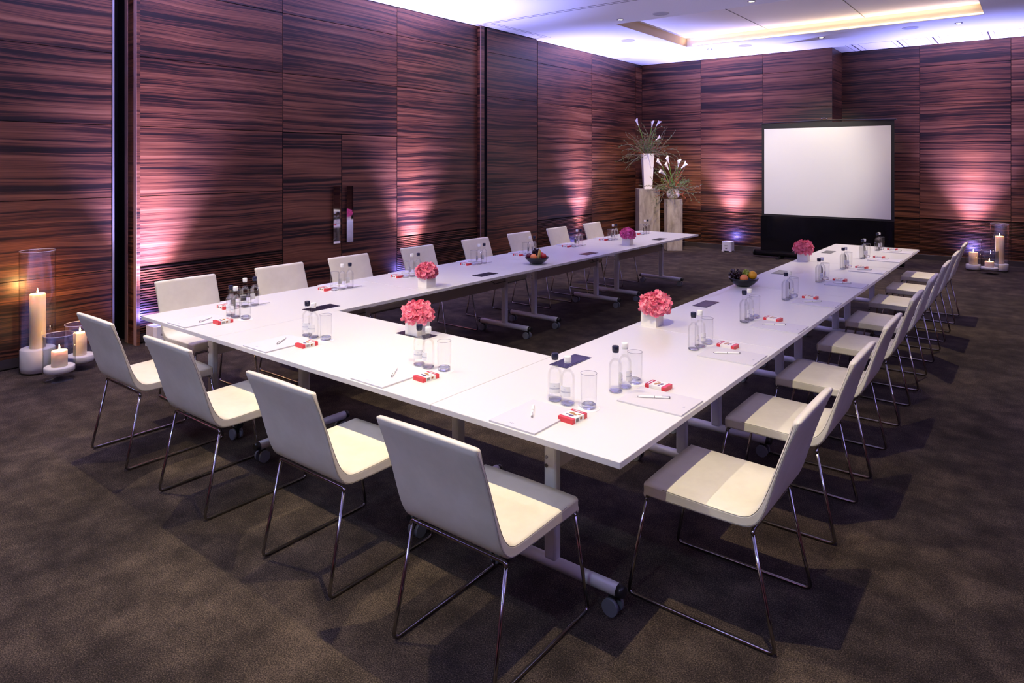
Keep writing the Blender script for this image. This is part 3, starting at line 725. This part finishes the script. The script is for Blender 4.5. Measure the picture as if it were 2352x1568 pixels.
def setting(ox, oy, rz, where, vb, vg, vx, du=(0.075, 0.16, 0.165), pad_u=0.008, k=0):
    rnd = random.Random(hash((round(ox*100), round(oy*100))) & 0xffff)
    def P(u, v, z): return (ox+cos(rz)*u-sin(rz)*v, oy+sin(rz)*u+cos(rz)*v, z)
    j = lambda s: rnd.uniform(-s, s)
    BD.put(P(0, vb, TZ), rz+j(0.5), 'water bottle with navy cap, %s' % where, 'water bottles with navy caps')
    BW.put(P(du[0], vb-0.006, TZ), rz+j(0.4)-0.2, 'water bottle with white cap, %s' % where, 'water bottles with white caps')
    COA.put(P(du[1], vg, TZ), rz, 'round paper coaster, %s' % where, 'paper coasters')
    GLS.put(P(du[1], vg, TZ+0.0014), rz, 'empty straight drinking glass, %s' % where, 'drinking glasses')
    BOX.put(P(du[2], vx, TZ), rz-0.06+j(0.05), 'red and white snack box, %s' % where, 'snack boxes')
    PAD.put(P(pad_u, 0.158, TZ), rz, 'white A4 notepad, %s' % where, 'notepads')
    PEN.put(P(0.012, 0.190, TZ+0.0072), rz+0.60+j(0.08), 'white ballpoint pen, %s' % where, 'ballpoint pens')
F_D = [-4.30, -3.45, -2.505, -1.67]
R_D = [2.705, 3.573, 4.383, 5.28, 6.237, 7.137, 8.026, 8.855]
L_D = [2.73, 3.585, 4.36, 5.285, 6.15, 7.115, 8.0, 8.915]
for i, x in enumerate(F_D):
    setting(x, TY, 0, 'on the front tables, %s place' % FN[i], 0.37, 0.38, 0.235, (0.07, 0.165, (0.145, 0.185, 0.185, 0.178)[i]), (-0.015, 0.022, 0.016, 0.040)[i])
for i, y in enumerate(R_D):
    setting(TR, y, pi/2, 'on the right tables, %s' % OP[i], 0.371, 0.358, 0.24)
for i, y in enumerate(L_D):
    setting(TLO, y, -pi/2, 'on the left tables, %s' % OP[i], 0.30, 0.29, 0.215, (0.072, 0.145, 0.178), -0.008)

# ------------------------------------------------------------------ pink flowers in white cubes
def petal_head(mb, c, R, rnd, count, squash=0.8, fl=0.026, low=-0.55):
    for i in range(count):
        zf = 1-(i+0.5)/count*(1-low); a = i*2.39996+rnd.uniform(-.2, .2)
        rr_ = math.sqrt(max(0, 1-zf*zf)); nrm = Vector((rr_*cos(a), rr_*sin(a), zf))
        rad = R*rnd.uniform(0.86, 1.03); p = Vector(c)+Vector((nrm.x*rad, nrm.y*rad, nrm.z*rad*squash))
        nrm = (nrm+Vector((rnd.uniform(-.5, .5), rnd.uniform(-.5, .5), rnd.uniform(-.3, .5)))).normalized()
        u = nrm.orthogonal().normalized(); w = nrm.cross(u); th0 = rnd.uniform(0, pi)
        for k in range(5):
            th = th0+k*2*pi/5; d = u*cos(th)+w*sin(th); e = nrm.cross(d); L = fl*rnd.uniform(0.75, 1.15); cup = rnd.uniform(0.05, 0.9)
            vs = []
            for (s, wd) in ((0.05, 0.08), (0.40, 0.42), (0.75, 0.52), (1.0, 0.28)):
                for q in (-1, 0, 1):
                    vs.append(p+d*L*s+e*(L*wd*q)+nrm*(L*(cup*s*s*0.8+(0.10 if q else 0)*s+rnd.uniform(-.06, .06))))
            mb.add(vs, [(r*3+q, r*3+q+1, r*3+q+4, r*3+q+3) for r in range(3) for q in range(2)], 0, True)
def pink_vase(x, y, label, seed, off, R=0.088, m=PETAL):
    rnd = random.Random(seed); t = thing('flower_cube', label, 'flowers', (x, y, TZ), 0, 'pink flowers in white cube vases')
    h = 0.052; a = MB(); w = 0.005; H = 0.10
    a.box(-h, h, -h, h, 0, 0.006); a.box(-h, h, -h, -h+w, 0.006, H); a.box(-h, h, h-w, h, 0.006, H); a.box(-h, -h+w, -h+w, h-w, 0.006, H); a.box(h-w, h, -h+w, h-w, 0.006, H)
    a.build('cube_vase', POT, t)
    a = MB(); c = (off[0], off[1], 0.128+off[2])
    a.ball(c, R*0.80, 16, 0, (1, 1, 0.78)); petal_head(a, c, R*0.86, rnd, 105, 0.80, 0.030)
    f = a.build('hydrangea_head', m, t); return t
pink_vase(-1.955, 3.955, 'big pink hydrangea in a white cube at the seam of the near right tables', 1, (0.025, 0.0, 0.004), 0.096)
pink_vase(-2.965, 2.880, 'pink flowers in a white cube on the front table, on the dark cable flap', 2, (0, 0, -0.004), 0.088)
pink_vase(-4.02, 4.01, 'pink flowers in a white cube on the left tables, nearest one', 3, (0, 0, 0), 0.085)
pink_vase(-4.09, 7.60, 'magenta pink flowers in a white cube far along the left tables', 4, (0, 0, 0), 0.092, PETALM)
pink_vase(-1.975, 7.50, 'pink flowers in a white cube far along the right tables, before the screen', 5, (0, 0, 0), 0.096)

# ------------------------------------------------------------------ fruit bowls and fruit
def bowl(x, y, label):
    t = thing('fruit_bowl', label, 'bowl', (x, y, TZ), 0, 'black fruit bowls')
    a = MB(); a.lathe([(0.0, 0.0), (0.050, 0.0), (0.055, 0.006), (0.085, 0.024), (0.112, 0.052), (0.121, 0.070), (0.117, 0.070), (0.105, 0.052), (0.078, 0.028), (0.045, 0.014), (0.0, 0.012)], n=44, cap0=False, cap1=False)
    a.build('bowl_body', BOWL, t); return t
BX1, BY1, BX2, BY2 = -1.965, 5.655, -4.045, 5.60
bowl(BX1, BY1, 'black bowl of grapes and fruit on the right tables'); bowl(BX2, BY2, 'black bowl of dark fruit with a banana on the left tables')
def fruit(name, label, cat, loc, r, m, sz=(1, 1, 1), stem=True, grp=None):
    t = thing(name, label, cat, loc, random.uniform(0, 3), grp); a = MB(); a.ball((0, 0, 0), r, 20, 0, sz); a.build('flesh', m, t)
    if stem: a = MB(); a.tube([(0, 0, r*sz[2]*0.9), (0.002, 0, r*sz[2]*1.2)], 0.0015, 6); a.build('stalk', TWIG, t)
    return t
def grapes(label, loc, m, n, rx, rz_, seed, grp=None):
    rnd = random.Random(seed); t = thing('grape_bunch', label, 'grapes', loc, 0, grp)
    for i in range(n):
        while True:
            p = Vector((rnd.uniform(-1, 1), rnd.uniform(-1, 1), rnd.uniform(-1, 1)))
            if 0.35 < p.length < 1: break
        a = MB(); a.ball((p.x*rx, p.y*rx, p.z*rz_), rnd.uniform(0.0095, 0.0115), 12); a.build('grape', m, t)
    a = MB(); a.tube([(0, 0, 0), (0, 0, rz_*1.2)], 0.002, 6); a.build('stalk', TWIG, t)
S = Vector((cos(YAW), sin(YAW), 0)); Fd = Vector((-sin(YAW), cos(YAW), 0))
def bp(bx_, by_, u, v, z): q = Vector((bx_, by_, 0))+S*u+Fd*v; return (q.x, q.y, TZ+z)
grapes('bunch of black grapes heaped on the left of the right hand fruit bowl', bp(BX1, BY1, -0.062, 0.01, 0.098), GRAPD, 62, 0.050, 0.040, 1)
grapes('bunch of green grapes in the middle of the right hand fruit bowl', bp(BX1, BY1, 0.022, 0.012, 0.100), GRAPG, 46, 0.036, 0.036, 2)
fruit('peach', 'orange red peach at the front of the right hand fruit bowl', 'fruit', bp(BX1, BY1, -0.012, -0.052, 0.072), 0.034, PEACH)
fruit('orange', 'yellow orange at the right of the right hand fruit bowl', 'fruit', bp(BX1, BY1, 0.072, -0.010, 0.092), 0.036, ORAN)
fruit('plum', 'dark red plum behind the grapes of the right hand fruit bowl', 'fruit', bp(BX1, BY1, -0.01, 0.066, 0.082), 0.028, PLUM)
grapes('bunch of black grapes topping the left hand fruit bowl', bp(BX2, BY2, -0.008, 0.0, 0.125), GRAPD, 40, 0.036, 0.036, 3)
fruit('plum', 'dark plum at the left of the left hand fruit bowl', 'fruit', bp(BX2, BY2, -0.078, -0.005, 0.078), 0.030, PLUM)
fruit('peach', 'pale orange peach at the front left of the left hand fruit bowl', 'fruit', bp(BX2, BY2, -0.035, -0.048, 0.074), 0.034, PEACH, grp=None)
fruit('apple', 'red apple at the right of the left hand fruit bowl', 'fruit', bp(BX2, BY2, 0.066, -0.020, 0.078), 0.032, APPLE)
fruit('apple', 'pinkish red apple at the back right of the left hand fruit bowl', 'fruit', bp(BX2, BY2, 0.046, 0.052, 0.080), 0.032, APPLE)
t = thing('banana', 'ripe banana standing up in the left hand fruit bowl', 'fruit', bp(BX2, BY2, 0.014, -0.058, 0.060), YAW)
a = MB(); a.tube([(0.012*sin(s*2.2), -0.010*s, 0.10*s) for s in [k/10 for k in range(11)]], [0.006, 0.013, 0.016, 0.017, 0.0175, 0.0175, 0.017, 0.015, 0.012, 0.007, 0.004], 10); a.build('peel', BANA, t)

# ------------------------------------------------------------------ projection screen
t = thing('projection_screen', 'free standing pull up projection screen with white fabric and gloss black skirt', 'screen', (-3.005, 12.7, 0))
SX = -3.005
def sb(name, m, x0, x1, y0, y1, z0, z1, bv=0): a = MB(); a.box(x0-SX, x1-SX, y0, y1, z0, z1); return a.build(name, m, t, bevel=bv)
sb('white_surface', SCRW, -4.028, -1.972, -0.0045, -0.0005, 0.80, 2.350)
sb('black_border', SCRB, -4.075, -1.925, 0.0, 0.004, 0.765, 2.445)
a = MB(); vs = []; n = 24
for z in (0.085, 0.765):
    for k in range(n+1):
        u = k/n; x = -4.085+u*(2.165); bulge = -0.03*math.exp(-(u/0.05)**2)*1.0 - 0.03*math.exp(-((1-u)/0.03)**2)
        vs.append((x-SX, bulge, z))
a.add(vs, [(k, k+1, n+2+k, n+1+k) for k in range(n)], 0, True); a.build('gloss_skirt', SCRG, t)
a = MB(); a.tube([(-4.10-SX, 0, 2.450), (SX-SX, 0, 2.474), (-1.895-SX, 0, 2.450)], 0.010, 10); a.build('top_bar', BPLA, t)
a = MB(); a.tube([(-0.05, 0, 2.475), (-0.04, 0, 2.505), (0, 0, 2.515), (0.04, 0, 2.505), (0.05, 0, 2.475)], 0.007, 8); a.build('carry_handle', CHROME, t)
a = MB(); a.tube([(-4.20-SX, 0.0, 0.085), (-1.80-SX, 0.0, 0.085)], 0.055, 20); hs = a.build('housing', mat('black_aluminium', (0.01, 0.01, 0.012), 0.2, 0.3), t)
for xa in (-4.22, -1.80): a = MB(); a.tube([(xa-SX, 0, 0.085), (xa+0.02-SX, 0, 0.085)], 0.058, 20); a.build('end_cap', BPLA, hs)
for x in (-3.75, -2.25): a = MB(); a.box(x-SX-0.03, x-SX+0.03, -0.16, 0.16, 0.0, 0.025); a.box(x-SX-0.02, x-SX+0.02, -0.04, 0.04, 0.02, 0.05); a.build('foot', BPLA, t)

# ------------------------------------------------------------------ uplight boxes
def mk_upl():
    t = thing('uplight_box', '', 'lamp')
    a = MB(); h = 0.095; c = 0.022
    # cut-away bottom with four feet, open rounded corners
    pr_ = [(-h, -h+c), (-h+c, -h), (h-c, -h), (h, -h+c), (h, h-c), (h-c, h), (-h+c, h), (-h, h-c)]
    vs = [(x, y, 0.018) for x, y in pr_]+[(x, y, 0.195) for x, y in pr_]
    a.add(vs, [tuple(range(8))[::-1]]+[(i, (i+1) % 8, 8+(i+1) % 8, 8+i) for i in range(8)], 0)
    for sx in (-1, 1):
        for sy in (-1, 1):
            fx, fy = sx*(h-0.022), sy*(h-0.022); a.box(min(fx-0.021, fx+0.021), fx+0.021, fy-0.021, fy+0.021, 0.0, 0.02)
    for i in range(8):
        (xa, ya), (xb, yb) = pr_[i], pr_[(i+1) % 8]
        a.add([(xa, ya, .195), (xb, yb, .195), (xb*.88, yb*.88, .195), (xa*.88, ya*.88, .195)], [(0, 1, 2, 3)], 0)
        a.add([(xa*.88, ya*.88, .195), (xb*.88, yb*.88, .195), (xb*.88, yb*.88, .165), (xa*.88, ya*.88, .165)], [(0, 1, 2, 3)], 0)
    a.build('case', UPB, t)
    a = MB(); a.lathe([(0.066, 0.160), (0.066, 0.166)], n=20); a.build('led_lens', LEDB, t)
    # printed panel on the face that looks into the room (local -Y)
    a = MB(); y = -h-0.0004
    a.box(-0.022, 0.014, y, -h, 0.052, 0.066)
    a.box(-0.035, 0.030, y, -h, 0.090, 0.0915)
    me = text_mesh('aura', 0.040, 0.0002)
    a.add([(v.co.x-0.002, y+v.co.z*0, 0.122+v.co.y) for v in me.vertices], [tuple(p.vertices) for p in me.polygons], 0)
    a.build('printed_logo', INK, t)
    return t
UB = Proto(mk_upl); GU = 'white floor uplight boxes'
UB.put((-6.665, 3.07, 0), pi/2, 'white box uplight on the floor at the left wall, behind the leftmost front chairs', GU)
UB.put((-4.86, 13.12, 0), 0, 'white box uplight on the floor at the far wall, left of the screen', GU)

# ------------------------------------------------------------------ candle vases
def candle(x, y, z, r, h, label, power):
    t = thing('pillar_candle', label, 'candle', (x, y, z))
    a = MB(); a.lathe([(r, 0.0), (r, h-0.004), (r-0.004, h), (r*0.55, h-0.006), (0, h-0.010)], n=28, cap1=False); a.build('wax', WAX, t)
    a = MB(); a.tube([(0, 0, h-0.012), (0.001, 0, h+0.010)], 0.0012, 6); a.build('wick', BPLA, t)
    a = MB(); a.lathe([(0.0005, h+0.006), (0.0055, h+0.014), (0.0062, h+0.021), (0.003, h+0.034), (0.0004, h+0.048)], n=12); a.build('flame', FLAME, t)
    point('candle_light', (x, y, z+h+0.028), power, (1.0, 0.50, 0.16), 0.012)
    return t
def vase(x, y, r, H, label, sand_h, footed):
    t = thing('glass_candle_vase', label, 'candle holder', (x, y, 0), 0, 'clear glass candle vases')
    if footed:
        a = MB(); a.lathe([(0.0, 0.001), (r*0.95, 0.0), (r*0.96, 0.004), (r*0.4, 0.014), (0.020, 0.030), (0.016, 0.045), (0.024, 0.056)], n=36, cap0=False, cap1=False); a.build('foot', GLASS, t)
        z0 = 0.056
    else: z0 = 0.0
    a = MB(); a.lathe([(0.0, z0), (r*0.92, z0), (r, z0+0.008), (r, H), (r-0.004, H), (r-0.004, z0+0.014), (r*0.9, z0+0.010), (0, z0+0.010)], n=44, cap0=False, cap1=False); a.build('glass_cylinder', GLASS, t)
    a = MB(); rim = [(cos(2*pi*k/40)*(r-0.002), sin(2*pi*k/40)*(r-0.002), H) for k in range(41)]; a.tube(rim, 0.0022, 6, caps=False); a.build('rim', mat('vase_rim', (0.6, 0.58, 0.62), 0.1, 0.3), t)
    rs = r-0.006; a = MB(); a.lathe([(rs*0.94, z0+0.0125), (rs, z0+0.0125+sand_h*0.2), (rs, z0+sand_h-0.004), (rs*0.97, z0+sand_h), (0, z0+sand_h)], n=40, cap1=False); s = a.build('sand', SAND, t); s['kind'] = 'stuff'
    return z0+sand_h
for (x, y, r, H, sh, ft, cr, chh, lab, cl, pw) in (
    (-6.635, 2.055, 0.130, 1.01, 0.20, False, 0.058, 0.45, 'tall clear cylinder vase with white sand at the left wall', 'tall ivory pillar candle, lit, in the tall vase at the left wall', 15),
    (-6.245, 2.085, 0.114, 0.365, 0.055, True, 0.057, 0.125, 'small footed glass candle vase in front at the left wall', 'short ivory candle, lit, in the small front vase at the left wall', 2.2),
    (-6.43, 2.300, 0.114, 0.385, 0.065, True, 0.050, 0.19, 'small footed glass candle vase behind the front one at the left wall', 'medium ivory candle, lit, in the rear small vase at the left wall', 3.5),
    (-0.545, 13.42, 0.125, 0.76, 0.12, False, 0.062, 0.44, 'tall clear cylinder vase with white sand at the far right wall', 'tall ivory pillar candle, lit, at the far right wall', 3),
    (-0.885, 13.30, 0.112, 0.49, 0.09, False, 0.063, 0.20, 'medium clear cylinder vase on the left of the far right candle group', 'medium ivory candle, lit, on the left of the far right candle group', 2),
    (-0.66, 13.02, 0.120, 0.36, 0.045, True, 0.062, 0.09, 'small footed glass candle vase at the front of the far right candle group', 'short ivory candle, lit, at the front of the far right candle group', 1.5)):
    z = vase(x, y, r, H, lab, sh, ft); candle(x, y, z, cr, chh, cl, pw)

# ------------------------------------------------------------------ pedestals and tall flowers
def pedestal(x, y, w, h, label):
    t = thing('stone_pedestal', label, 'pedestal', (x, y, 0), YAW, 'grey stone pedestals')
    a = MB(); a.box(-w/2, w/2, -w/2, w/2, 0, h); a.build('block', CONC, t, bevel=0.003); return t
def P(px, py, D):
    r = (px-1176)/1564.25*D; u = (370.95-py)/1564.25*D
    return Vector((-sin(YAW)*D+cos(YAW)*r, cos(YAW)*D+sin(YAW)*r, EYE+u))
PA = P(1487.3, 400, 13.95); PB = P(1546, 400, 13.55)
HA, HB = 1.20, 1.01
pedestal(PA.x, PA.y, 0.42, HA, 'taller mottled grey stone pedestal in the far left corner')
pedestal(PB.x, PB.y, 0.30, HB, 'shorter mottled grey stone pedestal right of the taller one')
def lily(parent, base, tip, rnd, s=1.0, nod=(0, 0)):
    """calla lily: curved stem and a flared, pointed funnel with a yellow spadix"""
    base, tip = Vector(base), Vector(tip); mid = (base+tip)/2+Vector((rnd.uniform(-.02, .02), rnd.uniform(-.02, .02), 0.03))
    a = MB(); pts = [base*(1-q)**2+mid*2*q*(1-q)+tip*q*q for q in [k/8 for k in range(9)]]; a.tube(pts, 0.007, 7); st = a.build('stem', STEM, parent)
    d = (tip-mid).normalized(); d = (d+Vector((nod[0], nod[1], 0))).normalized(); u = d.orthogonal().normalized(); w = d.cross(u); vs = []; n = 16
    for i in range(8):
        q = i/7; r = s*(0.009+0.024*q**1.6); L = s*0.13*q
        for k in range(n):
            an = 2*pi*k/n; pt = max(0, cos(an))**4
            rr_ = r*(1+0.9*q*q*pt); vs.append(tip+d*(L+s*0.03*q*q*pt)+(u*cos(an)+w*sin(an))*rr_)
    a = MB(); a.add(vs, [(i*n+k, i*n+(k+1) % n, (i+1)*n+(k+1) % n, (i+1)*n+k) for i in range(7) for k in range(n)], 0, True)
    f = a.build('lily_bloom', LILY, parent)
    a = MB(); a.tube([tip+d*0.02*s, tip+d*0.09*s], 0.005*s, 7); a.build('spadix', YEL, f)
def keep_in(parent, p):
    c, s_ = cos(YAW), sin(YAW); w = Vector((c*p.x-s_*p.y, s_*p.x+c*p.y, 0))+parent.location
    dx = max(0, (XL+0.05)-w.x); dy = min(0, (Y1-0.05)-w.y)
    if dx or dy: return Vector((p.x+c*dx+s_*dy, p.y-s_*dx+c*dy, p.z))
    return p
def twigs(parent, base, rnd, n, spread, up, nm, m, r=0.0035, curl=0.05, leaf=None):
    a = MB(); lf = MB()
    for i in range(n):
        th = rnd.uniform(0, 2*pi); el = rnd.uniform(*up); L = spread*rnd.uniform(0.5, 1.0)
        d = Vector((cos(th)*cos(el), sin(th)*cos(el), sin(el))); p = Vector(base)+Vector((cos(th), sin(th), 0))*0.03; pts = [p.copy()]
        st = 11
        for k in range(st):
            d = (d+Vector((rnd.uniform(-1, 1), rnd.uniform(-1, 1), rnd.uniform(-1, 0.85)))*curl*6).normalized(); p = keep_in(parent, p+d*(L/st)); pts.append(p.copy())
            if leaf and k > 3:
                for _ in range(leaf):
                    e = Vector((rnd.uniform(-1, 1), rnd.uniform(-1, 1), rnd.uniform(-1, 1))).normalized(); q = e.orthogonal()*0.006; s_ = rnd.uniform(0.015, 0.035)
                    lf.add([p, p+e*s_*0.5+q, p+e*s_, p+e*s_*0.5-q], [(0, 1, 2, 3)], 0)
        a.tube(pts, [r*(1-0.7*k/len(pts)) for k in range(len(pts))], 5)
    o_ = a.build(nm, m, parent)
    return lf
rnd = random.Random(11)
# tall tapered vase
t = thing('tall_flower_vase', 'tall white tapered vase of calla lilies and curly twigs on the taller pedestal', 'flowers', (PA.x, PA.y, HA), YAW)
a = MB(); b0, b1, H = 0.080, 0.116, 0.72
vs = [(-b0,-b0,0),(b0,-b0,0),(b0,b0,0),(-b0,b0,0),(-b1,-b1,H),(b1,-b1,H),(b1,b1,H),(-b1,b1,H),(-b1+.008,-b1+.008,H),(b1-.008,-b1+.008,H),(b1-.008,b1-.008,H),(-b1+.008,b1-.008,H),(-b0,-b0,.5),(b0,-b0,.5),(b0,b0,.5),(-b0,b0,.5)]
a.add(vs, [(3,2,1,0),(0,1,5,4),(1,2,6,5),(2,3,7,6),(3,0,4,7),(4,5,9,8),(5,6,10,9),(6,7,11,10),(7,4,8,11),(8,9,13,12),(9,10,14,13),(10,11,15,14),(11,8,12,15),(12,13,14,15)], 0)
a.build('tapered_vase', mat('white_glazed_vase', (0.82, 0.82, 0.84), 0.3), t)
def loc(root, w):
    q = Vector(w)-root.location; c, s = cos(-YAW), sin(-YAW); return (c*q.x-s*q.y, s*q.x+c*q.y, q.z)
for (px, py, s, nod) in ((1466, 288, 0.95, (0, 0)), (1497, 292, 0.9, (-0.1, 0)), (1507, 290, 0.95, (0.3, 0)), (1506, 322, 0.85, (0.5, 0))):
    lily(t, (rnd.uniform(-.05, .05), rnd.uniform(-.04, .04), H-0.05), loc(t, P(px, py, 13.95)), rnd, s, nod)
lf = twigs(t, (0, 0, H-0.03), rnd, 62, 0.84, (0.15, 1.45), 'willow_twigs', TWIG, 0.0052, 0.075, 3); l2 = lf.build('foliage', LEAF, t); l2['kind'] = 'stuff'
lf = twigs(t, (0, 0, H-0.03), rnd, 16, 0.42, (-0.1, 1.2), 'rust_sprigs', RUST, 0.003, 0.06, 3); l2 = lf.build('rust_foliage', RUST, t); l2['kind'] = 'stuff'
lf = twigs(t, (-0.05, 0, H-0.03), rnd, 16, 0.45, (0.5, 1.5), 'green_sprigs', STEM, 0.003, 0.05, 3); l2 = lf.build('green_foliage', LEAF, t); l2['kind'] = 'stuff'
# round vase
t = thing('round_flower_vase', 'round crackled white vase of calla lilies on the shorter pedestal', 'flowers', (PB.x, PB.y, HB), YAW)
a = MB(); a.lathe([(0.0, 0.0), (0.065, 0.0), (0.100, 0.030), (0.124, 0.075), (0.127, 0.110), (0.115, 0.155), (0.090, 0.190), (0.078, 0.205), (0.072, 0.200), (0.085, 0.18), (0.10, 0.11), (0.0, 0.05)], n=36, cap0=False, cap1=False)
a.build('round_vase', MOSA, t)
for (px, py, s, nod) in ((1520, 380, 1.0, (-0.4, 0)), (1537, 376, 1.0, (-0.2, 0)), (1536, 390, 1.0, (-0.1, 0)), (1557, 384, 1.05, (-0.15, 0)), (1565, 386, 1.05, (0.5, 0)), (1529, 402, 1.25, (-0.9, -0.6))):
    lily(t, (rnd.uniform(-.04, .04), rnd.uniform(-.03, .03), 0.16), loc(t, P(px, py, 13.5)), rnd, s, nod)
lf = twigs(t, (0, 0, 0.20), rnd, 52, 0.78, (-0.35, 1.2), 'willow_twigs', TWIG, 0.0052, 0.075, 3); l2 = lf.build('foliage', LEAF, t); l2['kind'] = 'stuff'
lf = twigs(t, (0.02, 0, 0.20), rnd, 18, 0.42, (-0.4, 1.3), 'rust_sprigs', RUST, 0.003, 0.06, 4); l2 = lf.build('rust_foliage', RUST, t); l2['kind'] = 'stuff'
lf = twigs(t, (0, 0, 0.20), rnd, 24, 0.36, (0.4, 1.5), 'green_sprigs', STEM, 0.003, 0.04, 2); l2 = lf.build('green_foliage', STEM, t); l2['kind'] = 'stuff'
